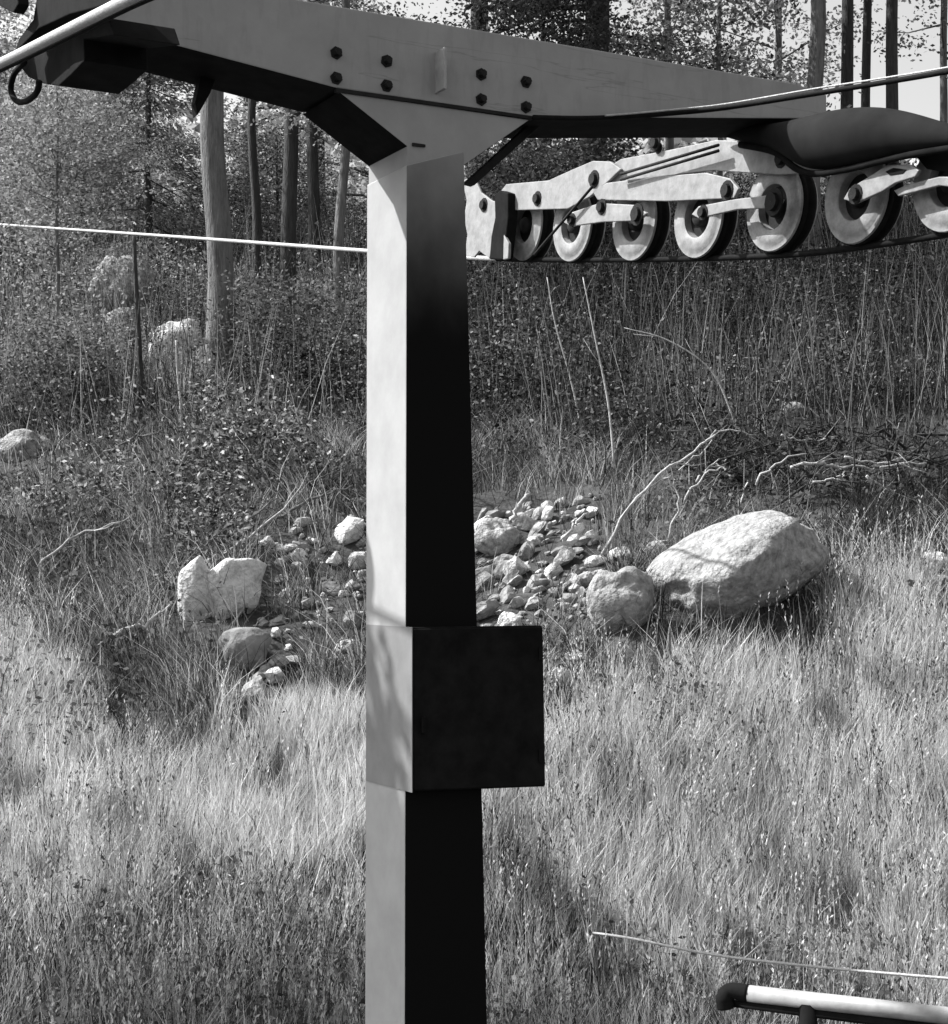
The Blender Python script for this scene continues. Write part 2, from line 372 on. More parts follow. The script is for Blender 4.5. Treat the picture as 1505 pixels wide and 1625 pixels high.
# end plate and black buffer at the far end of the train
tp('end_plate', [(733, 286), (748, 281), (757, 292), (763, 305), (780, 318), (792, 322), (790, 350), (784, 380), (776, 410), (760, 398), (752, 408), (737, 405), (741, 372), (736, 345), (740, 318)], a2 - 0.02, a2 - 0.005, M['steel_light'])
tp('buffer', [(784, 308), (794, 302), (806, 306), (806, 345), (802, 380), (798, 412), (776, 411), (779, 375), (785, 345)], a1 - 0.02, a1 + 0.05, M['black'], 0.008)
tp('buffer_lip', [(799, 372), (807, 386), (806, 410), (798, 412)], a1 - 0.025, a1 - 0.005, M['steel_light'])
tbolt(768, 325, a2 - 0.02, 0.03)
# hanger that carries the main beam from the arm
hz = front(1200, 190)[1]
part('hanger', [train(1200, 200, ST - 0.02), train(1262, 200, ST - 0.02), train(1262, 262, ST - 0.02), train(1200, 262, ST - 0.02)], ST - 0.028, ST + 0.0, 'a', M['dark'], tr)

# rounded dark hood over the near half of the train
hood = empty('rope_hood', tuple(PF), ROT)
tag(hood, 'dark tapering metal hood above the wheels at the right arm tip', 'hood')
secs = []
HA = ST - 0.12
for px, yt, yb in ((1130, 205, 211), (1180, 200, 226), (1235, 195, 238), (1266, 189, 262), (1295, 181, 272), (1345, 170, 266), (1400, 168, 253), (1450, 178, 242), (1505, 196, 233), (1560, 210, 226), (1600, 214, 221)):
    c, zt = train(px, yt, HA); _, zb = train(px, yb, HA); secs.append((c, zt, zb))
v = []; f = []; n = 24
for c, zt, zb in secs:
    zm = (zt + zb) / 2; rr = (zt - zb) / 2
    for k in range(n): th = 2 * math.pi * k / n; v.append((HA + min(rr, 0.2) * 0.8 * math.cos(th), c, zm + rr * math.sin(th)))
for i in range(len(secs) - 1):
    for k in range(n): k2 = (k + 1) % n; f.append([i * n + k, (i + 1) * n + k, (i + 1) * n + k2, i * n + k2])
f.append(list(range(n))); f.append([(len(secs) - 1) * n + k for k in range(n)][::-1])
ho = link('shell', mesh('shell', v, f, True), M['hood'], hood); sb = ho.modifiers.new('s', 'SUBSURF'); sb.levels = 1; sb.render_levels = 2
rim_pts = []
for c, zt, zb in secs[1:]: rim_pts.append((HA - 0.02, c, zb - 0.012))
tube('lower_rim', smoothpath(rim_pts), 0.016, M['black'], hood, 8)
for hi_ in ():
    c, zt, zb = secs[hi_]; zm = (zt + zb) / 2; rr = (zt - zb) / 2; ring = []
    for k in range(25): th = 2 * math.pi * k / 24; ring.append((HA + min(rr, 0.2) * 1.26 * math.cos(th), c, zm + rr * 1.005 * math.sin(th)))
    tube('band', ring, 0.007, M['black'], hood, 6)
part('skirt', [train(x, y, HA + 0.1) for x, y in ((1380, 250), (1440, 238), (1530, 222), (1640, 200), (1640, 262), (1530, 278), (1470, 268), (1455, 250))], HA + 0.1, HA + 0.13, 'a', M['hood'], hood)

# left train, seen almost in silhouette past the rope
SL = -1.75
tl = empty('sheave_train', tuple(PF), ROT)
tag(tl, 'dark sheave train cut off in the upper left corner of the picture', 'sheave train')
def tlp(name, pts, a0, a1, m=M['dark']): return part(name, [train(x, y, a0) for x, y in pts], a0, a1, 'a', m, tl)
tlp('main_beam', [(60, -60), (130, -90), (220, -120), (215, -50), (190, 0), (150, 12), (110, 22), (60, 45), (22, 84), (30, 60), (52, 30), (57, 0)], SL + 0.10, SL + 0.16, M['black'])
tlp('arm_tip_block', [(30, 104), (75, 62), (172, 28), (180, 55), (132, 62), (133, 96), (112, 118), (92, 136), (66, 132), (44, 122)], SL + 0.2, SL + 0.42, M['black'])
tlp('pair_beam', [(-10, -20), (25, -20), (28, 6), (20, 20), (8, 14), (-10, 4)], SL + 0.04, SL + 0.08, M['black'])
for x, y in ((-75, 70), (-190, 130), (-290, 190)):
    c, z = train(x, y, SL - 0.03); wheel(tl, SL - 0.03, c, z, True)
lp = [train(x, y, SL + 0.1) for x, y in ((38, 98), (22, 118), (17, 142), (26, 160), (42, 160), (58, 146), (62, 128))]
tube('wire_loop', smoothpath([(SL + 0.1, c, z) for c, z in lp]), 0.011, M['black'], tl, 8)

# ---------------------------------------------------------------- ropes and cables
def strand_rope(name, pts, r, m):
    return tube(name, pts, r, m, None, 12)
rp = []
RA = ST + 0.046
for x, y in ((1760, 318), (1640, 347), (1505, 371), (1430, 383), (1350, 394), (1270, 403), (1150, 409), (1000, 412), (840, 412), (735, 408), (582, 398), (300, 377), (120, 364.5), (0, 356), (-150, 345.5), (-330, 331)):
    c, z = train(x, y, RA); rp.append(PF + A * RA + C * c + UP * z)
ro = strand_rope('haul_rope', smoothpath(rp, 4), 0.0155, M['rope']); ro.data.materials.append(M['rope_dark'])
for p in ro.data.polygons:                              # darker material where it runs through the train
    if np.dot(np.array(p.center) - PF, C) < 3.0: p.material_index = 1
tag(ro, 'long bright haul rope running under the right-hand wheels and away behind the column', 'rope')
rp = []
for x, y in ((420, -108), (300, -50), (200, 0), (100, 50), (0, 100), (-100, 146), (-250, 205)):
    c, z = train(x, y, SL); rp.append(PF + A * SL + C * c + UP * z)
tag(strand_rope('haul_rope', smoothpath(rp, 4), 0.0165, M['rope']), 'thick pale haul rope crossing the upper left corner in front of the arm', 'rope')
rp = []
for x, y in ((430, -100), (310, -36), (205, 10), (100, 62), (0, 110), (-100, 156)):
    c, z = train(x, y, SL + 0.04); rp.append(PF + A * (SL + 0.04) + C * c + UP * z)
tag(strand_rope('signal_cable', smoothpath(rp, 4), 0.011, M['rope_dark']), 'thin black cable running just below the thick pale rope, upper left', 'cable')
def fr(px, py, c): a, z = front(px, py, c); return PF + A * a + C * c + UP * z
cp = [fr(846, 186, -0.02), fr(920, 187.5, -0.025), fr(990, 185, -0.03), fr(1060, 180, -0.06), at(1150, 171, 7.45), at(1290, 149, 7.1), at(1400, 131, 6.8), at(1505, 113, 6.5), at(1700, 76, 6.0)]
tag(strand_rope('power_cable', smoothpath(cp, 5), 0.011, M['rope_dark']), 'black cable leaving the arm underside and rising to the right edge', 'cable')
cp = [fr(960, 183, -0.05), fr(1000, 180, -0.055), fr(1060, 174.5, -0.09), at(1150, 165, 7.4), at(1290, 141, 7.05), at(1400, 124, 6.75), at(1505, 106.5, 6.45), at(1700, 71, 5.95)]
tag(strand_rope('stay_wire', smoothpath(cp, 5), 0.004, M['rope']), 'thin pale wire lying along the top of the black cable at right', 'wire')
cp = [hit(930, 1470) - UP * 0.05, at(1000, 1489, 7.9), at(1130, 1515, 7.0), at(1300, 1535, 6.7), at(1505, 1553, 6.4), at(1700, 1566, 6.1)]
tag(strand_rope('guide_wire', smoothpath(cp, 5), 0.006, M['rope']), 'thin pale wire stretched low across the grass above the pipe rail', 'wire')
a_, z_ = front(583, 400, 0.35)

# pipe rail, lower right
g = at(1280, 1600, 5.35)
rl = empty('pipe_rail', (g[0], g[1], float(ground(g[0], g[1]))))
tag(rl, 'galvanised round pipe handrail with black end fitting in the lower right corner', 'railing')
off = np.array(rl.location)
P0, P1 = at(1163, 1574, 5.45), at(1760, 1641, 5.0)
tube('rail', [P0 - off, P1 - off], 0.027, M['pipe'], rl, 20)
tube('end_fitting', smoothpath([P0 - off + (P1 - P0) * 0.045, P0 - off - (P1 - P0) * 0.004, at(1150, 1584, 5.45) - off, at(1152, 1600, 5.45) - off]), 0.029, M['black'], rl, 14)
pu = lambda px, py, Y: at(px, py, Y) - off
def post(px, py, Y):
    p = pu(px, py, Y); q = p.copy(); q[2] = float(ground(p[0] + off[0], p[1] + off[1])) - off[2] - 0.1
    tube('post', [p, q], 0.03, M['black'], rl, 14)
post(1282, 1592, 5.355); post(1660, 1634, 5.07)
# dark lower bar right below the pipe
d_ = np.array([0, 0, -0.048]); tube('under_bar', [pu(1150, 1588, 5.47), P1 - off + d_], 0.018, M['black'], rl, 12)

# ---------------------------------------------------------------- rocks
def rock_mesh(seed, sub=3, rough=0.35, flat=0.0, sx=1, sy=1, sz=1):
    import bmesh
    b = bmesh.new(); bmesh.ops.create_icosphere(b, subdivisions=sub, radius=1.0)
    rnd = random.Random(seed); o = Vector((rnd.uniform(-50, 50), rnd.uniform(-50, 50), rnd.uniform(-50, 50)))
    planes = [(Vector((rnd.gauss(0, 1), rnd.gauss(0, 1), rnd.gauss(0, 1))).normalized(), rnd.uniform(0.42 if sub < 4 else 0.6, 0.9)) for _ in range(int(5 + 8 * flat))]
    for vtx in b.verts:
        p = vtx.co.copy(); d = p.normalized()
        k = 1 + rough * mnoise.noise(d * 1.3 + o) + rough * 0.35 * mnoise.noise(d * 3.1 + o) + rough * 0.12 * mnoise.noise(d * 8 + o)
        q = d * k
        if flat:
            for nrm, dd in planes:
                e = q.dot(nrm) - dd
                if e > 0: q -= nrm * e * 0.85 * min(1, flat)
        vtx.co = (q.x * sx, q.y * sy, q.z * sz)
    me = bpy.data.meshes.new('rock'); b.to_mesh(me); b.free()
    for p in me.polygons: p.use_smooth = sub > 3
    return me
def rock(px, py, wpx, hpx, label, seed, m='rock', name='rock', cat='rock', group=None, sub=3, rough=0.35, flat=0.6, tilt=0.0, depth=0.8, sink=0.18):
    """px,py: centre of the stone in the photo; wpx,hpx its size there. It is set on the slope under its lower edge."""
    b = hit(px, py + hpx * (0.5 - sink)); Y = b[1]
    wr = wpx / F * Y / 2; hr = hpx / F * Y / 2
    me = rock_mesh(seed, sub, rough, flat, wr, wr * depth if wr < hr * 2 else wr * depth * 0.8, hr)
    o = link(name, me, M[m], None, (b[0], b[1] + wr * depth * 0.35, b[2] + hr * (1 - 2 * sink)), (random.uniform(-.2, .2) if sub < 4 else 0, tilt, random.uniform(-.7, .7) if sub < 4 else 0))
    tag(o, label, cat, group); FOOT.append((b[0], b[1], wr)); return o
FOOT = []
rock(1176, 912, 272, 160, 'largest pale rounded boulder, lying on the slope right of the column', 3, 'boulder', 'boulder', 'boulder', sub=5, rough=0.24, flat=0.18, tilt=R(-22), sink=0.17, depth=1.15)
rock(983, 958, 118, 112, 'pale blocky boulder touching the left end of the largest boulder', 8, 'boulder', 'boulder', 'boulder', sub=5, rough=0.3, flat=0.5, sink=0.12)
rock(988, 886, 46, 34, 'small pale stone perched on top of the blocky boulder', 12, 'rock_bright')
rock(1040, 872, 60, 26, 'flat stone wedged behind the two boulders', 15, 'rock', tilt=R(-15))
rock(306, 945, 66, 128, 'upright bright split slab, left half of a cracked rock', 21, 'rock_bright', sub=4, flat=0.8, tilt=R(-6))
rock(364, 938, 124, 112, 'bright leaning slab, right half of a cracked rock', 23, 'rock_bright', sub=4, flat=0.8, tilt=R(-28))
rock(388, 1030, 80, 80, 'rough speckled grey stone just below the bright cracked rock', 27, 'rock_dark', sub=4, flat=0.5)
rock(402, 1100, 56, 50, 'pointed pale stone at the upper edge of the left grass', 29, 'rock', flat=0.8, tilt=R(20))
rock(424, 862, 26, 22, 'small white stone above the cracked rock, first of two', 31, 'rock_bright')
rock(452, 872, 46, 20, 'flat white stone above the cracked rock, beside a smaller one', 33, 'rock_bright', tilt=R(-10))
rock(556, 846, 66, 52, 'pale angular stone against the left edge of the column', 35, 'rock_bright', flat=0.9, tilt=R(-30))
rock(572, 893, 40, 34, 'small pale stone just below the angular one beside the column', 37, 'rock_bright')
rock(788, 860, 70, 76, 'squarish grey stone at the head of the rubble, touching the column', 41, 'rock', sub=4, flat=0.8)
rock(1484, 893, 46, 40, 'small pale stone near the right edge of the picture', 43, 'rock_bright', flat=0.5)
rock(1488, 925, 50, 36, 'pale stone half sunk in grass at the right edge', 45, 'rock', flat=0.5)
rock(914, 1048, 38, 32, 'small bright stone beside the upper right corner of the cabinet', 47, 'rock_bright')
rock(888, 1078, 48, 40, 'bright stone low beside the right edge of the cabinet', 49, 'rock_bright')
rock(548, 1030, 44, 24, 'thin pale stone left of the cabinet top', 51, 'rock_bright', tilt=R(-20))
rock(560, 990, 40, 36, 'dull stone left of the column above the cabinet', 53, 'rock_dark')
rock(192, 455, 105, 100, 'large pale outcrop high in the left background', 55, 'rock', 'boulder', 'boulder', sub=4, flat=0.5)
rock(208, 520, 90, 66, 'lower block of the pale outcrop in the left background', 57, 'rock', 'boulder', 'boulder', sub=4, flat=0.6)
rock(278, 558, 108, 96, 'bright wedge-shaped block below the outcrop in the left background', 59, 'rock_bright', 'boulder', 'boulder', sub=4, flat=0.8, tilt=R(25))
rock(330, 575, 44, 70, 'narrow grey block right of the bright wedge-shaped block', 60, 'rock', sub=3, flat=0.8)
rock(146, 638, 30, 20, 'small white stone lone in the dark bank at left', 61, 'rock_bright')
rock(30, 712, 90, 60, 'pale rounded boulder at the left edge of the picture', 63, 'rock', 'boulder', 'boulder', sub=4, flat=0.3)
rock(390, 757, 44, 40, 'pale stone in the middle of the left bank', 65, 'rock')
rock(1262, 650, 44, 34, 'pale stone in the dark brush above the dead branches', 67, 'rock')
for i, (x, y, s_) in enumerate(((510, 692, 22), (460, 690, 26), (556, 700, 24), (570, 680, 22), (540, 735, 20), (498, 815, 16), (443, 893, 18), (566, 655, 16))):
    rock(x, y, s_, s_ * 0.8, 'tiny white stone in the dark bank left of the column', 70 + i, 'rock_bright', 'stone', 'stone', 'tiny stones on the dark bank', 2)
rr_ = random.Random(5)
def stone_label(mk, s_, u):
    return '%s %s jagged stone %s the rubble heap right of the column' % ('large' if s_ > 45 else 'middling' if s_ > 25 else 'small', {'rock': 'grey', 'rock_bright': 'pale', 'rock_dark': 'dull'}[mk], 'on the column side of' if u < 0.33 else 'in the middle of' if u < 0.66 else 'on the boulder side of')
for i in range(230):
    u = rr_.random(); vv = rr_.random()
    x = 762 + 195 * u; y = 800 + 200 * vv - 25 * u + 10
    if y > 985 and x > 900: continue
    s_ = 11 + 52 * rr_.random() ** 2.4 * (1 - 0.3 * u)
    mk = rr_.choice(['rock', 'rock', 'rock_bright', 'rock_dark', 'rock_dark', 'rock_dark'])
    rock(x, y, s_, s_ * rr_.uniform(0.3, 0.85), stone_label(mk, s_, u), 100 + i, mk, 'stone', 'stone', 'stones of the rubble heap', 3 if s_ > 40 else 2, 0.55, 1.0, R(rr_.uniform(-60, -5)))
for i in range(130):
    x = rr_.uniform(395, 582); y = rr_.uniform(800, 1075) - (x - 500) * 0.35
    s_ = 9 + 34 * rr_.random() ** 2.2
    mk = rr_.choice(['rock', 'rock', 'rock_bright', 'rock_dark'])
    rock(x, y, s_, s_ * rr_.uniform(0.45, 0.8), '%s %s loose stone left of the column, %s the cracked rock' % ('larger' if s_ > 20 else 'small', {'rock': 'grey', 'rock_bright': 'pale', 'rock_dark': 'dull'}[mk], 'higher up than' if y < 880 else 'level with' if y < 985 else 'lower down than'), 300 + i, mk, 'stone', 'stone', 'loose stones left of the column', 2, 0.5, 1.0, R(rr_.uniform(-40, 10)))

# ---------------------------------------------------------------- vegetation helpers
def blades(name, P, H, W, tone, lean, mat_, curl=0.35, parent=None, D=None):
    """P base points; H heights; W widths; lean (N,2) horizontal offset of the tip as a share of H; five vertices per blade"""
    n = len(P); ang = RNG.uniform(0, math.pi, n)
    side = np.stack([np.cos(ang), np.sin(ang) * 0.5, np.zeros(n)], 1); side /= np.linalg.norm(side, axis=1)[:, None]
    L3 = np.stack([lean[:, 0], lean[:, 1], np.zeros(n)], 1) * H[:, None]
    b0 = P - side * W[:, None] / 2; b1 = P + side * W[:, None] / 2
    mid = P + L3 * curl + UP * (H * 0.58)[:, None]
    m0 = mid - side * W[:, None] * 0.36; m1 = mid + side * W[:, None] * 0.36
    tip = P + L3 + UP * H[:, None]
    V = np.stack([b0, b1, m1, m0, tip], 1).reshape(-1, 3)
    k = np.arange(n) * 5
    return mesh_np(name, V, np.stack([k, k + 1, k + 2, k + 3], 1), np.stack([k + 3, k + 2, k + 4], 1), np.repeat(tone, 5), mat_, parent)
def mesh_np(name, V, quads, tris, tone, mat_, parent=None):
    me = bpy.data.meshes.new(name); me.vertices.add(len(V)); me.vertices.foreach_set('co', np.ascontiguousarray(V, dtype=np.float32).ravel())
    nq = 0 if quads is None else len(quads); nt_ = 0 if tris is None else len(tris)
    idx = []; 
    if nq: idx.append(quads.ravel())
    if nt_: idx.append(tris.ravel())
    idx = np.concatenate(idx).astype(np.int32)
    me.loops.add(len(idx)); me.loops.foreach_set('vertex_index', idx)
    me.polygons.add(nq + nt_)
    st = np.concatenate([np.arange(nq) * 4, nq * 4 + np.arange(nt_) * 3]).astype(np.int32)
    me.polygons.foreach_set('loop_start', st)
    me.update(calc_edges=True); me.validate()
    at_ = me.attributes.new('tone', 'FLOAT', 'POINT'); at_.data.foreach_set('value', np.ascontiguousarray(tone, dtype=np.float32))
    return link(name, me, mat_, parent)
def leaves_geo(P, size, asp=0.5, droop=0.0, dirs=None):
    n = len(P)
    if dirs is None:
        d = RNG.normal(size=(n, 3)); d[:, 2] = d[:, 2] * 0.6 - droop
    else: d = dirs + RNG.normal(size=(n, 3)) * 0.35
    d /= np.linalg.norm(d, axis=1)[:, None]
    s = np.cross(d, RNG.normal(size=(n, 3))); s /= np.linalg.norm(s, axis=1)[:, None]
    sz = size[:, None]
    V = np.stack([P, P + d * sz * 0.5 + s * sz * asp * 0.5, P + d * sz, P + d * sz * 0.5 - s * sz * asp * 0.5], 1).reshape(-1, 3)
    k = np.arange(n) * 4
    return V, np.stack([k, k + 1, k + 2, k + 3], 1)
def interp(x, pts):
    a = np.array(pts, float); return np.interp(x, a[:, 0], a[:, 1])

# ---------------------------------------------------------------- grass and undergrowth
def scatter(n, y0=7.7, y1=33, pw=1.6):
    u = RNG.random(n); k = 1 - pw                       # density falls with distance
    Y = (y0 ** k + u * (y1 ** k - y0 ** k)) ** (1 / k)
    X = RNG.uniform(-1, 1, n) * (Y * 0.30 + 1.3)
    return np.stack([X, Y, ground(X, Y)], 1)
gr_top = [(-400, 900), (0, 960), (110, 1010), (190, 1130), (280, 1150), (400, 1095), (580, 1085), (760, 1070), (1000, 1055), (1150, 1020), (1250, 985), (1350, 925), (1505, 890), (1900, 850)]
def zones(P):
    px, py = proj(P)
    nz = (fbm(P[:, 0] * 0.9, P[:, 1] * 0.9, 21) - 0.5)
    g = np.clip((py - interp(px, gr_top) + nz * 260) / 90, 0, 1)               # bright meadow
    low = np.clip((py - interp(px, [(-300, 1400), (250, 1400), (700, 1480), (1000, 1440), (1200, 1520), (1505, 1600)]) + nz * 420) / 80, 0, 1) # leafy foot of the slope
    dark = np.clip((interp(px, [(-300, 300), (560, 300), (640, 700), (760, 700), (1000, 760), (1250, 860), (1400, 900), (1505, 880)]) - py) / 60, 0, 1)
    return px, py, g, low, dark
def in_frame(px, py): return (px > -260) & (px < 1765) & (py < 1850)
P = scatter(560000); px, py, g, low, dark = zones(P); ok = in_frame(px, py)
patch = fbm(P[:, 0] * 2.3, P[:, 1] * 2.3, 40, 3); bare = fbm(P[:, 0] * 1.2 + 9, P[:, 1] * 1.2, 55, 3)
keep = ok & (RNG.random(len(P)) < np.where(g > 0.4, 0.95, np.where(bare > 0.5, 0.75, 0.22)))
# rubble and boulder ground stays thin
rub = (px > 740) & (px < 950) & (py > 770) & (py < 1010); keep &= ~(rub & (RNG.random(len(P)) < 0.8))
rub2 = (px > 400) & (px < 590) & (py > 800) & (py < 1050); keep &= ~(rub2 & (RNG.random(len(P)) < 0.72))
FOOT.append(((343 - CX) / F * 18.5, 18.5, 0.16))
def clear(P, pr, fd=0.55, rmin=0.085):
    m_ = np.ones(len(P), bool)
    for (x_, y_, r_) in FOOT:
        if r_ < rmin: continue
        near = (np.abs(P[:, 0] - x_) < r_ * 0.95) & (P[:, 1] > y_ - fd) & (P[:, 1] < y_ + r_ * 1.2)
        m_ &= ~(near & (RNG.random(len(P)) < pr))
    return m_
keep &= clear(P, 0.85); keep &= ~((px > 1030) & (px < 1560) & (py > 660) & (py < 850) & (RNG.random(len(P)) < 0.7))
P, g, low, dark, px, py, patch = P[keep], g[keep], low[keep], dark[keep], px[keep], py[keep], patch[keep]
n = len(P)
straw = RNG.uniform(0.43, 0.84, n); mid = RNG.choice([0.04, 0.1, 0.25, 0.5], n, p=[.24, .22, .26, .28]) * RNG.uniform(0.7, 1.3, n); dk = RNG.choice([0.02, 0.06, 0.25], n, p=[.5, .35, .15]) * RNG.uniform(0.7, 1.3, n)
pick = RNG.random(n)
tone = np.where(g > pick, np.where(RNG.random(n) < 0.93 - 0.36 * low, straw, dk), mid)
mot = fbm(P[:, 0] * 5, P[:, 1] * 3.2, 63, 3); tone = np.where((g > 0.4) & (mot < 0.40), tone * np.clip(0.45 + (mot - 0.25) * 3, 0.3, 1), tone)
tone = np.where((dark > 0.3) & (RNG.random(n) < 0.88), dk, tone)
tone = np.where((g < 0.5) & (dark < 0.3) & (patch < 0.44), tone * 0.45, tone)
H = np.where(g > 0.5, RNG.uniform(0.09, 0.34, n), RNG.uniform(0.12, 0.42, n)); H = np.where(dark > 0.4, RNG.uniform(0.12, 0.45, n), H)
H = H * (0.45 + 1.1 * patch) * np.where(RNG.random(n) < 0.05, 1.5, 1); W = RNG.uniform(0.0035, 0.008, n) * (0.75 + P[:, 1] / 28)
lean = RNG.normal(0, 1, (n, 2)) * np.where(g > 0.5, 0.26, 0.5)[:, None]; lean[:, 0] += (fbm(P[:, 0] * 1.5, P[:, 1] * 1.5, 91, 2) - 0.5) * 0.3; lean[:, 0] += 0.08 - 0.25 * (px < 580) * (g < 0.4)
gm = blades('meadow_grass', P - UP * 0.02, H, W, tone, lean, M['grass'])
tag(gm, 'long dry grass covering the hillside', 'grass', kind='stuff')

# broad-leaved herbs at the foot of the slope and in the bank
P = scatter(230000); px, py, g, low, dark = zones(P); ok = in_frame(px, py)
cl = fbm(P[:, 0] * 1.6, P[:, 1] * 1.6, 77, 4)
keep = ok & ((low * 0.9 + (g < 0.3) * 0.55 + (cl > 0.62) * 0.5) * (cl > 0.47) > RNG.random(len(P)))
keep &= ~((px > 740) & (px < 950) & (py > 770) & (py < 1010)); keep &= ~((px > 400) & (px < 590) & (py > 800) & (py < 1050) & (RNG.random(len(P)) < .7))
keep &= clear(P, 0.9)
P, low, dark = P[keep], low[keep], dark[keep]; n = len(P)
P[:, 2] += RNG.random(n) ** 1.3 * np.where(dark > 0.3, 0.5, 0.3)
V, Q = leaves_geo(P, RNG.uniform(0.022, 0.06, n) * (0.8 + P[:, 1] / 40), 0.55, -0.2)
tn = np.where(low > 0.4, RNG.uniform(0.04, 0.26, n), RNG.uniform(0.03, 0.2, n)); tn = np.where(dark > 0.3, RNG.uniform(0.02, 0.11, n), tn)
tag(mesh_np('undergrowth', V, Q, None, np.repeat(tn, 4), M['leaf']), 'dark leafy ground cover on the bank and slope foot', 'ground cover', kind='stuff')

# taller seed-headed stems standing in the meadow
P = scatter(9000, 7.7, 13, 1.5); px, py, g, low, dark = zones(P); keep = in_frame(px, py) & (g > 0.4) & (fbm(P[:, 0] * 1.3, P[:, 1] * 1.3, 171, 3) > 0.46) & clear(P, 0.9); P = P[keep]; n = len(P)
Hs = RNG.uniform(0.3, 0.62, n); ln = RNG.normal(0, 0.14, (n, 2)); tn = RNG.choice([0.07, 0.3, 0.6], n, p=[.35, .3, .35]) * RNG.uniform(.7, 1.2, n)
tag(blades('seed_stems', P, Hs, RNG.uniform(0.003, 0.006, n), tn, ln, M['grass'], 0.5), 'taller seed stems standing in the dry grass', 'grass', kind='stuff')
hp = []; ht = []
for k in range(7):
    t = 0.80 + 0.035 * k; cur = ln * Hs[:, None] * t
    hp.append(P + np.concatenate([cur, (Hs * t)[:, None]], 1) + RNG.normal(0, 0.006, (n, 3))); ht.append(tn)
hp = np.concatenate(hp); ht = np.concatenate(ht); V, Q = leaves_geo(hp, RNG.uniform(0.015, 0.035, len(hp)), 0.35, 0.0, np.tile(np.array([0, 0, 1.0]), (len(hp), 1)))
tag(mesh_np('seed_heads', V, Q, None, np.repeat(ht, 4), M['grass']), 'small seed heads above the dry grass', 'grass', kind='stuff')

# tangled brush on the upper slope: leaves in uneven clumps, one to two metres high
P = scatter(560000, 11.0, 36, 1.25); px, py, g, low, dark = zones(P)
cl = fbm(P[:, 0] * 1.1, P[:, 1] * 1.1, 120, 4); cl2 = fbm(P[:, 0] * 4.5, P[:, 1] * 4.5, 131, 3)
lim = interp(px, [(-300, 900), (0, 860), (120, 940), (280, 1040), (400, 960), (580, 800), (760, 740), (1000, 770), (1150, 700), (1505, 690)])
keep = in_frame(px, py) & (py < lim) & ~((px > 400) & (px < 590) & (py > 790)) & (RNG.random(len(P)) < np.clip((cl - 0.36) * 5, 0.08, 1) * np.clip((lim - py) / 60, 0.1, 1)) & clear(P, 0.95, 4.5, 0.14)
P = P[keep]; px = px[keep]; py = py[keep]; cl = cl[keep]; cl2 = cl2[keep]; n = len(P)
top_h = np.clip((cl - 0.3) * 3.0, 0.15, 1.0) * np.where(px < 600, 0.75, 0.95) * np.clip((P[:, 1] - 9) / 7, 0.3, 1)
P[:, 2] += RNG.random(n) ** 0.8 * top_h * (0.35 + 1.3 * cl2); P[:, :2] += RNG.normal(0, 0.06, (n, 2))
V, Q = leaves_geo(P, RNG.uniform(0.025, 0.065, n) * (0.7 + P[:, 1] / 45), 0.5, 0.1)
tn = RNG.choice([0.02, 0.06, 0.14, 0.26], n, p=[.32, .30, .24, .14]) * RNG.uniform(0.6, 1.4, n)
tn = np.where(px < 600, tn * 1.9, tn); tn = np.where(cl2 < 0.42, tn * 0.5, tn)
tag(mesh_np('brush', V, Q, None, np.repeat(tn, 4), M['leaf']), 'tangled dark brush covering the upper slope', 'brush', kind='stuff')

# pale wooded hillside far behind
P = scatter(60000, 42, 105, 1.0001); P[:, 0] *= 1.25; cl = fbm(P[:, 0] * 0.22, P[:, 1] * 0.22, 150, 4); keep = cl > 0.42; P = P[keep]; cl = cl[keep]; n = len(P)
P[:, 2] = ground(P[:, 0], P[:, 1]) + RNG.random(n) * np.clip((cl - 0.38) * 30, 0.6, 5.5) * np.interp(P[:, 0] / P[:, 1], [-0.3, -0.05, 0.05, 0.3], [1, 1, 0.5, 0.4])
V, Q = leaves_geo(P, RNG.uniform(0.2, 0.55, n), 0.6, 0.2)
tag(mesh_np('far_woodland', V, Q, None, np.repeat(RNG.uniform(0.12, 0.6, n), 4), M['leaf']), 'pale wooded hillside far behind the trunks', 'woodland', kind='stuff')

# dry upright stalks: countless in the right background
P = scatter(42000, 12, 33, 1.05); px, py, g, low, dark = zones(P)
keep = in_frame(px, py) & (py < 720) & (RNG.random(len(P)) < np.where(px > 650, 0.34, 0.28)); P = P[keep]; n = len(P)
st = blades('dry_stalks', P, RNG.uniform(0.4, 1.7, n), RNG.uniform(0.005, 0.010, n), RNG.choice([0.02, 0.14, 0.38], n, p=[.42, .38, .2]), RNG.normal(0, 0.2, (n, 2)), M['grass'], 0.5)
tag(st, 'thin dry stalks standing on the upper slope', 'stalks', kind='stuff')

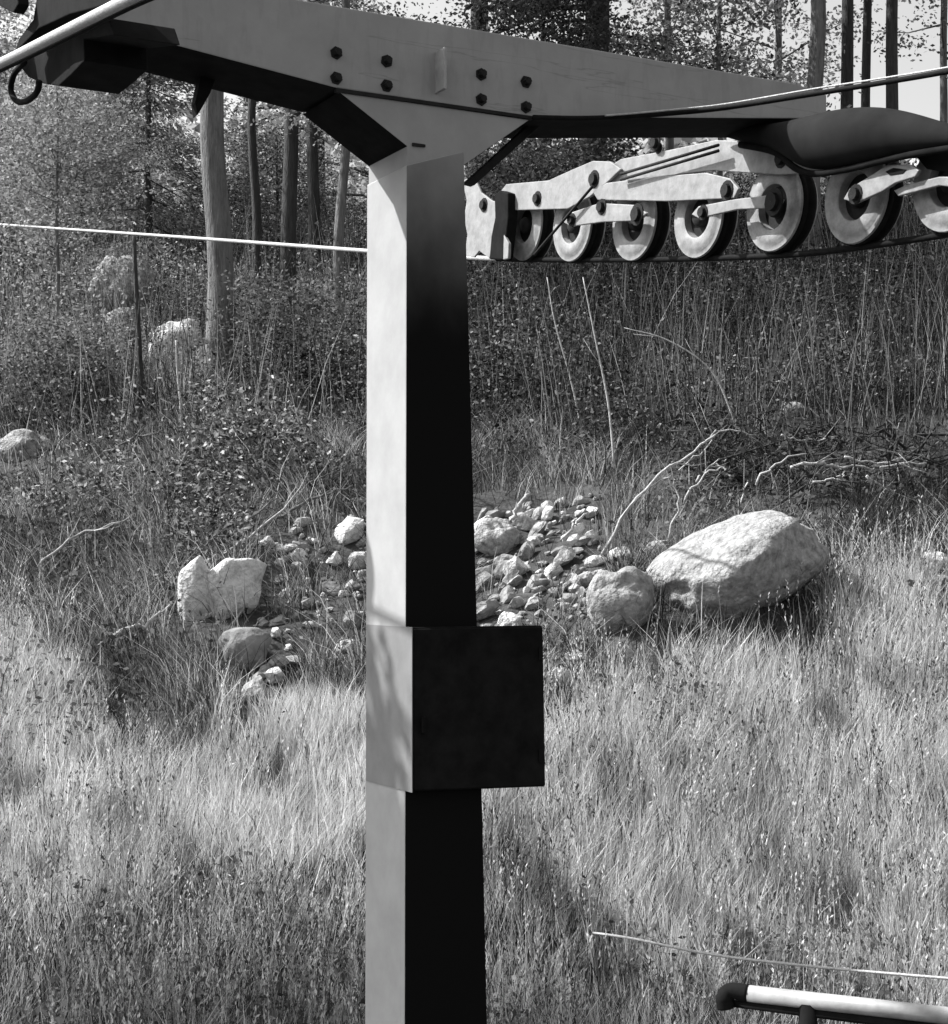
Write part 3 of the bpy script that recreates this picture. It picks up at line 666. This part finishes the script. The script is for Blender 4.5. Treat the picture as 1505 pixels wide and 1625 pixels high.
# ---------------------------------------------------------------- dead branches and poles
def branch(name, pts, r0, r1, label, cat, m='deadwood', twigs=0, seed=0, group=None, n=7):
    pts = smoothpath(pts, 5); k = len(pts); rr = random.Random(seed)
    if name == 'dead_branch':
        r0 *= 1.0; r1 *= 1.0
        for q in pts[1:-1]: q += np.array([rr.gauss(0, .012), 0, rr.gauss(0, .012)])
    geo = [tube_data(pts, [r0 + (r1 - r0) * i / (k - 1) for i in range(k)], n)]
    for _ in range(twigs):
        i = rr.randrange(k // 5, k - 1); p = pts[i]; t = pts[i] - pts[max(0, i - 1)]; t /= np.linalg.norm(t) + 1e-9
        d = t + np.array([rr.gauss(0, 0.6), rr.gauss(0, 0.4), rr.gauss(0, 0.6)]); d /= np.linalg.norm(d); L = rr.uniform(0.1, 0.3)
        geo.append(tube_data([p, p + d * L * 0.5, p + d * L + np.array([0, 0, rr.uniform(-.05, .05)])], [r0 * 0.45, r0 * 0.3, r0 * 0.12], 5))
    v, f = merge(geo); c = np.mean(pts, axis=0); base = pts[0]
    o = link(name, mesh(name, [np.asarray(q) - base for q in v], f, True), M[m], None, tuple(base)); tag(o, label, cat, group); return o
def pp(lst, dy=0.0, lift=0.0):
    out = []
    h0 = hit(*lst[0]); 
    for i, (x, y) in enumerate(lst):
        p = at(x, y, h0[1] + dy * 1.5 + i * 0.04); out.append(p)
    return out
branch('dead_branch', pp([(955, 880), (1010, 790), (1075, 735), (1135, 690)], -0.25), 0.014, 0.008, 'long bleached branch arching up-right above the blocky boulder', 'branch', twigs=4, seed=1)
branch('dead_branch', pp([(1052, 760), (1085, 740), (1130, 698)], -0.2), 0.010, 0.005, 'short bleached twig lying along the top of the long arching branch', 'branch', twigs=1, seed=2)
branch('dead_branch', pp([(1060, 860), (1075, 800), (1070, 760)], -0.2), 0.010, 0.004, 'thin bleached stick standing behind the left end of the largest boulder', 'branch', twigs=2, seed=3)
branch('dead_branch', pp([(1105, 765), (1120, 745), (1155, 725)], -0.2), 0.012, 0.006, 'crooked bleached stick with a fork above the largest boulder', 'branch', twigs=3, seed=4)
branch('dead_branch', pp([(1165, 755), (1145, 742), (1135, 735)], -0.3), 0.012, 0.007, 'short stubby stick crossing the forked one', 'branch', seed=5)
branch('dead_branch', pp([(1178, 830), (1180, 795), (1187, 762)], -0.15), 0.012, 0.006, 'upright bleached stick rising from the top of the largest boulder', 'branch', twigs=1, seed=6)
branch('dead_branch', pp([(1180, 665), (1185, 645), (1192, 632)], -0.1), 0.012, 0.006, 'stub of branch high in the dark brush', 'branch', twigs=2, seed=7)
branch('dead_branch', pp([(1115, 690), (1135, 672), (1175, 664)], -0.1), 0.012, 0.006, 'curved branch end above the arching branch', 'branch', twigs=2, seed=8)
branch('dead_branch', pp([(1255, 742), (1300, 735), (1330, 740), (1400, 742), (1470, 735)], -0.55), 0.016, 0.008, 'long bleached branch lying level in the dark hollow at right', 'branch', twigs=7, seed=9)
branch('dead_branch', pp([(1375, 755), (1420, 780), (1465, 792)], -0.5), 0.013, 0.006, 'bleached branch sloping down to the right below the level branch', 'branch', twigs=4, seed=10)
branch('dead_branch', pp([(810, 830), (825, 800), (840, 778)], -0.2), 0.02, 0.014, 'thick bleached stub leaning out of the rubble beside the column', 'branch', seed=11)
branch('dead_branch', pp([(890, 860), (915, 830), (930, 815)], -0.2), 0.014, 0.009, 'bleached stub leaning at the right of the rubble heap', 'branch', seed=12)
branch('sapling', pp([(224, 640), (218, 500), (214, 430), (212, 375)], -0.3), 0.03, 0.022, 'thin dark straight sapling pole standing left in front of the outcrop', 'sapling', 'bark_dark', 2, 13)
branch('sapling', pp([(288, 700), (286, 640), (281, 590), (279, 540)], -0.2), 0.014, 0.009, 'very thin pale stem right of the dark sapling pole', 'sapling', 'deadwood', 1, 14)
branch('withered_weed', pp([(925, 690), (905, 600), (880, 510), (868, 440)], -0.2), 0.012, 0.005, 'thin pale stem leaning left on the dark slope, nearer the column', 'stem', 'deadwood', 2, 15)
branch('withered_weed', pp([(975, 740), (965, 640), (945, 540), (925, 440)], -0.2), 0.012, 0.005, 'thin pale stem leaning left on the dark slope, second from the column', 'stem', 'deadwood', 2, 16)
branch('withered_weed', pp([(1170, 680), (1130, 590), (1060, 540), (990, 520)], -0.2), 0.010, 0.004, 'pale stem bent far over to the left on the dark slope', 'stem', 'deadwood', 2, 17)
branch('withered_weed', pp([(400, 640), (398, 560), (392, 500)], -0.1), 0.012, 0.005, 'short pale stem in the middle of the left background', 'stem', 'deadwood', 1, 18)

for i_, pts_ in enumerate((((300, 880), (360, 845), (440, 790)), ((330, 890), (400, 850), (480, 780)), ((150, 730), (200, 700), (240, 690)), ((60, 900), (120, 850), (190, 830)), ((440, 820), (500, 790), (560, 770)), ((180, 1010), (240, 985), (270, 960)), ((480, 745), (520, 730), (575, 735)))):
    branch('dead_branch', pp(list(pts_), -0.2), 0.012 + 0.004 * (i_ % 3), 0.006, ('fallen grey stick slanting up the left bank above the cracked rock', 'longer fallen stick beside the slanting one above the cracked rock', 'fallen stick by the small white stone in the left bank', 'fallen stick low at the far left of the bank', 'fallen stick just left of the column above the stones', 'short fallen stick left of the cracked rock', 'fallen stick lying level left of the column')[i_], 'branch', 'deadwood' if i_ % 2 else 'bark', twigs=4, seed=80 + i_)
# heap of dark roots and twigs above the largest boulder
def root_heap():
    rr = random.Random(77); geo = []; c0 = hit(1290, 800)
    for i in range(340):
        px_ = 1090 + 420 * rr.random(); py_ = 700 + 115 * rr.random() + (px_ - 1300) * 0.05
        b = hit(px_, py_); d = np.array([rr.gauss(0, 1), rr.gauss(-0.2, 0.5), rr.gauss(0.25, 0.45)]); d /= np.linalg.norm(d); L = rr.uniform(0.2, 0.75)
        k = np.array([rr.gauss(0, .08), rr.gauss(0, .08), rr.gauss(0.05, .08)]); r = rr.uniform(0.005, 0.016)
        b = b + np.array([0, 0.15, rr.uniform(-0.03, 0.26)])
        geo.append(tube_data([b - d * L * 0.5 - c0, b + k - c0, b + d * L * 0.5 - c0], [r, r * 0.8, r * 0.35], 5))
    v, f = merge(geo)
    root = empty('root_heap', tuple(c0)); tag(root, 'wide dark heap of roots and twigs above the largest boulder', 'brush heap')
    tag(link('twigs', mesh('twigs', v, f, True), M['bark_dark'], root), kind='stuff')
root_heap()
for i_, (x0, y0, x1, y1, x2, y2) in enumerate(((1085, 800, 1110, 760, 1150, 740), (1240, 690, 1275, 700, 1330, 692), (1290, 765, 1330, 760, 1345, 748), (1430, 735, 1450, 750, 1452, 775), (1200, 770, 1230, 735, 1280, 720), (1340, 725, 1390, 735, 1440, 725), (1120, 700, 1150, 682, 1200, 690))):
    branch('dead_branch', pp([(x0, y0), (x1, y1), (x2, y2)], -0.5), 0.011, 0.005, 'small bleached branch in the dark root heap, ' + ('lowest at its left end', 'high in its middle', 'low in its middle', 'hooked down at its right end', 'slanting up behind the upright stick', 'lying beside the long level branch', 'highest at its left end')[i_], 'branch', twigs=2, seed=60 + i_, group='branches in the root heap')

# ---------------------------------------------------------------- trees
def tree(name, x, y, h, r, label, cat, crown0, crad, nclump, nleaf, lsize, tmat='bark', tone=(0.04, 0.14), lean=(0, 0), conifer=False, cl_r=0.45, limbs=26, seed=0, group=None, top_out=0.25, limb_r=0.25, ldir=-0.1):
    rr = np.random.default_rng(seed); z0 = float(ground(x, y)) - 0.15
    root = empty(name, (x, y, z0)); tag(root, label, cat, group)
    k = 9; pts = []
    for i in range(k):
        t = i / (k - 1); pts.append(np.array([lean[0] * t * h + rr.normal(0, 0.0025 * h), lean[1] * t * h + rr.normal(0, 0.0025 * h), t * h]))
    pts[0][:2] = 0
    rad = [r * (1.08 if i == 0 else 1) * (1 - 0.8 * (i / (k - 1)) ** 1.2) for i in range(k)]
    tube('trunk', smoothpath(pts, 3), np.interp(np.linspace(0, 1, (k - 1) * 3 + 1), np.linspace(0, 1, k), rad), M[tmat], root, 12)
    def trunk_at(z): return np.array([np.interp(z, [p[2] for p in pts], [p[j] for p in pts]) for j in range(3)])
    geo = []; LP = []; LD = []
    for i in range(limbs):
        t = rr.random() ** 0.9; zz = h * (crown0 + (0.97 - crown0) * t); b = trunk_at(zz); az = rr.uniform(0, 2 * math.pi)
        if conifer: L = crad * (1 - 0.85 * t) * rr.uniform(0.75, 1.1); d = np.array([math.cos(az), math.sin(az), -0.28])
        else: L = crad * (1 - top_out * abs(2 * t - 1)) * rr.uniform(0.5, 1.1); d = np.array([math.cos(az), math.sin(az), rr.uniform(-0.1, 0.7)])
        d /= np.linalg.norm(d)
        p1 = b + d * L * 0.5 + np.array([0, 0, rr.normal(0, 0.05 * L)]); p2 = b + d * L + np.array([0, 0, (-0.10 if conifer else 0.1) * L])
        rl_ = max(0.008, limb_r * r * (1 - 0.6 * t)); geo.append(tube_data([b, p1, p2], [rl_, rl_ * 0.6, rl_ * 0.2], 5))
        m_ = max(1, nclump // limbs)
        for j in range(m_):
            s_ = rr.uniform(0.25 if conifer else 0.4, 1.05); c = b + (p2 - b) * s_ + rr.normal(0, cl_r * (0.25 if conifer else 0.6), 3) * np.array([1, 1, 0.6])
            q = rr.normal(0, 1, (nleaf, 3)) * cl_r * np.array([0.55, 0.55, 0.3])
            if conifer: q = rr.normal(0, 1, (nleaf, 3)) * np.array([0.10, 0.10, 0.05]) + np.outer(rr.uniform(-0.5, 0.5, nleaf) * cl_r * 1.6, d) + np.array([0, 0, -0.1]) * rr.random((nleaf, 1))
            LP.append(c + q); LD.append(np.tile(d + np.array([0, 0, ldir]), (nleaf, 1)))
    v, f = merge(geo)
    tag(link('limbs', mesh('limbs', v, f, True), M[tmat], root), kind='stuff')
    LP = np.concatenate(LP); LD = np.concatenate(LD); nn = len(LP)
    V, Q = leaves_geo(LP, rr.uniform(0.6, 1.3, nn) * lsize, 0.28 if conifer else 0.6, 0.1, LD if conifer else None)
    tn = np.repeat(rr.uniform(tone[0], tone[1], nn), 4)
    mesh_np('crown', V, Q, None, tn, M['leaf'], root)
    return root
def base_at(px, Y): return (px - CX) / F * Y
GT = 'trees on the crest'
# left
tree('spruce_tree', base_at(235, 27), 27, 5.0, 0.07, 'young spruce with drooping boughs left of the grey trunk', 'tree', 0.05, 1.7, 300, 120, 0.075, 'bark_dark', (0.04, 0.3), conifer=True, cl_r=0.45, limbs=60, seed=3)
tree('pine_tree', base_at(343, 18.5), 18.5, 12, 0.155, 'tall grey straight trunk in the left background', 'tree', 0.75, 2.2, 120, 40, 0.1, 'bark', seed=4)
tree('pine_tree', base_at(458, 22), 22, 13, 0.11, 'dark slim trunk between the grey trunk and the column', 'tree', 0.2, 1.9, 200, 60, 0.08, 'bark_dark', (0.06, 0.35), seed=5)
tree('birch_tree', base_at(546, 21), 21, 12, 0.07, 'pale thin trunk just left of the column', 'tree', 0.2, 1.6, 180, 60, 0.08, 'bark', (0.1, 0.45), seed=6)
tree('birch_tree', base_at(395, 33), 33, 11, 0.12, 'leafy pale tree behind the slim trunks at left', 'tree', 0.1, 1.9, 160, 70, 0.085, 'bark', (0.15, 0.6), seed=7)
tree('birch_tree', base_at(95, 33), 33, 4.0, 0.08, 'pale airy tree in the far left background', 'tree', 0.05, 2.4, 420, 70, 0.075, 'bark', (0.15, 0.55), seed=8)
tree('birch_tree', base_at(-40, 30), 30, 5.5, 0.1, 'pale leafy tree cut by the left edge', 'tree', 0.08, 2.0, 360, 70, 0.075, 'bark', (0.15, 0.55), seed=9)
tree('spruce_tree', base_at(505, 33), 33, 13, 0.16, 'dark spruce seen through the trunks left of the column', 'tree', 0.05, 2.4, 150, 50, 0.14, 'bark_dark', (0.03, 0.1), conifer=True, cl_r=0.5, limbs=80, seed=10)
tree('bush', base_at(130, 28), 28, 2.6, 0.04, 'rounded grey-green bush on the left crest', 'bush', 0.02, 1.3, 240, 80, 0.055, 'bark_dark', (0.06, 0.4), seed=11)
tree('bush', base_at(440, 28), 28, 2.3, 0.04, 'dark bush at the foot of the slim trunks', 'bush', 0.02, 1.2, 220, 80, 0.055, 'bark_dark', (0.04, 0.3), seed=12)
tree('birch_tree', base_at(405, 24), 24, 11, 0.07, 'slim dark trunk right beside the tall grey trunk', 'tree', 0.65, 1.5, 120, 60, 0.075, 'bark_dark', (0.06, 0.35), seed=42)
tree('birch_tree', base_at(500, 26), 26, 12, 0.10, 'dark trunk in the gap left of the pale thin trunk', 'tree', 0.25, 1.7, 200, 60, 0.08, 'bark_dark', (0.04, 0.3), seed=43)
tree('birch_tree', base_at(90, 22), 22, 5, 0.03, 'slender leafy sapling at the far left', 'tree', 0.15, 1.1, 160, 70, 0.06, 'bark', (0.12, 0.5), seed=44)
tree('bush', base_at(470, 18.5), 18.5, 1.2, 0.02, 'low leafy bush at the foot of the dark slim trunk', 'bush', 0.02, 0.8, 160, 80, 0.045, 'bark_dark', (0.02, 0.22), seed=46)
tree('bush', base_at(90, 18), 18, 1.0, 0.02, 'low leafy bush left of the outcrop', 'bush', 0.02, 0.8, 160, 80, 0.045, 'bark_dark', (0.04, 0.35), seed=47)
# right
tree('pine_tree', base_at(948, 27), 27, 15, 0.24, 'dark thick trunk rising above the middle of the arm', 'tree', 0.2, 3.0, 330, 70, 0.09, 'bark_dark', (0.02, 0.12), seed=21)
tree('pine_tree', base_at(1292, 26), 26, 15, 0.14, 'grey trunk, leftmost of the four slim trunks at upper right', 'tree', 0.32, 2.2, 70, 40, 0.12, 'bark', (0.04, 0.2), seed=22)
tree('pine_tree', base_at(1342, 28), 28, 15, 0.115, 'dark trunk, second of the four slim trunks at upper right', 'tree', 0.3, 1.8, 60, 40, 0.12, 'bark_dark', (0.03, 0.15), seed=23)
tree('pine_tree', base_at(1377, 30), 30, 15, 0.09, 'dark trunk, third and thinnest of the four slim trunks at upper right', 'tree', 0.35, 1.8, 50, 40, 0.12, 'bark_dark', (0.03, 0.15), seed=24)
tree('pine_tree', base_at(1416, 27), 27, 15, 0.11, 'dark trunk, rightmost of the four slim trunks at upper right', 'tree', 0.35, 1.8, 50, 40, 0.12, 'bark_dark', (0.03, 0.15), seed=25)
tree('birch_tree', base_at(1140, 27), 27, 9, 0.05, 'thin leafy birch in the middle of the bright gap at upper right', 'tree', 0.25, 2.4, 240, 60, 0.085, 'bark', (0.03, 0.45), seed=26)
tree('birch_tree', base_at(1060, 31), 31, 10, 0.09, 'loose pale birch beside the dark thick trunk', 'tree', 0.2, 2.6, 260, 60, 0.09, 'bark', (0.04, 0.5), seed=27)
tree('birch_tree', base_at(1235, 33), 33, 10, 0.09, 'loose pale birch behind the leftmost slim trunk at right', 'tree', 0.2, 2.4, 220, 60, 0.09, 'bark', (0.04, 0.5), seed=28)
tree('spruce_tree', base_at(760, 29), 29, 12, 0.2, 'dark broad tree hidden behind the arm above the column', 'tree', 0.15, 2.8, 420, 80, 0.09, 'bark_dark', (0.02, 0.12), seed=29)
tree('bush', base_at(860, 25), 25, 5.2, 0.08, 'tall dark bush showing above the arm between two trunks', 'bush', 0.1, 1.5, 300, 80, 0.07, 'bark_dark', (0.02, 0.12), seed=33)
tree('birch_tree', base_at(1500, 29), 29, 9, 0.08, 'airy young birch at the right edge', 'tree', 0.3, 2.0, 120, 60, 0.08, 'bark', (0.05, 0.35), seed=30)
tree('bush', base_at(880, 23), 23, 2.4, 0.05, 'dark bush behind the haunch and the sheave train', 'bush', 0.02, 1.4, 220, 80, 0.06, 'bark_dark', (0.02, 0.15), seed=31)
# unseen tree added at left, its crown shaped to shade the lower column
tree('pine_tree', -5.2, 8.35, 6.35, 0.1, 'pine added outside the left edge to shade the lower column', 'tree', 0.66, 1.2, 260, 60, 0.11, 'bark', (0.05, 0.15), seed=40, cl_r=0.4)
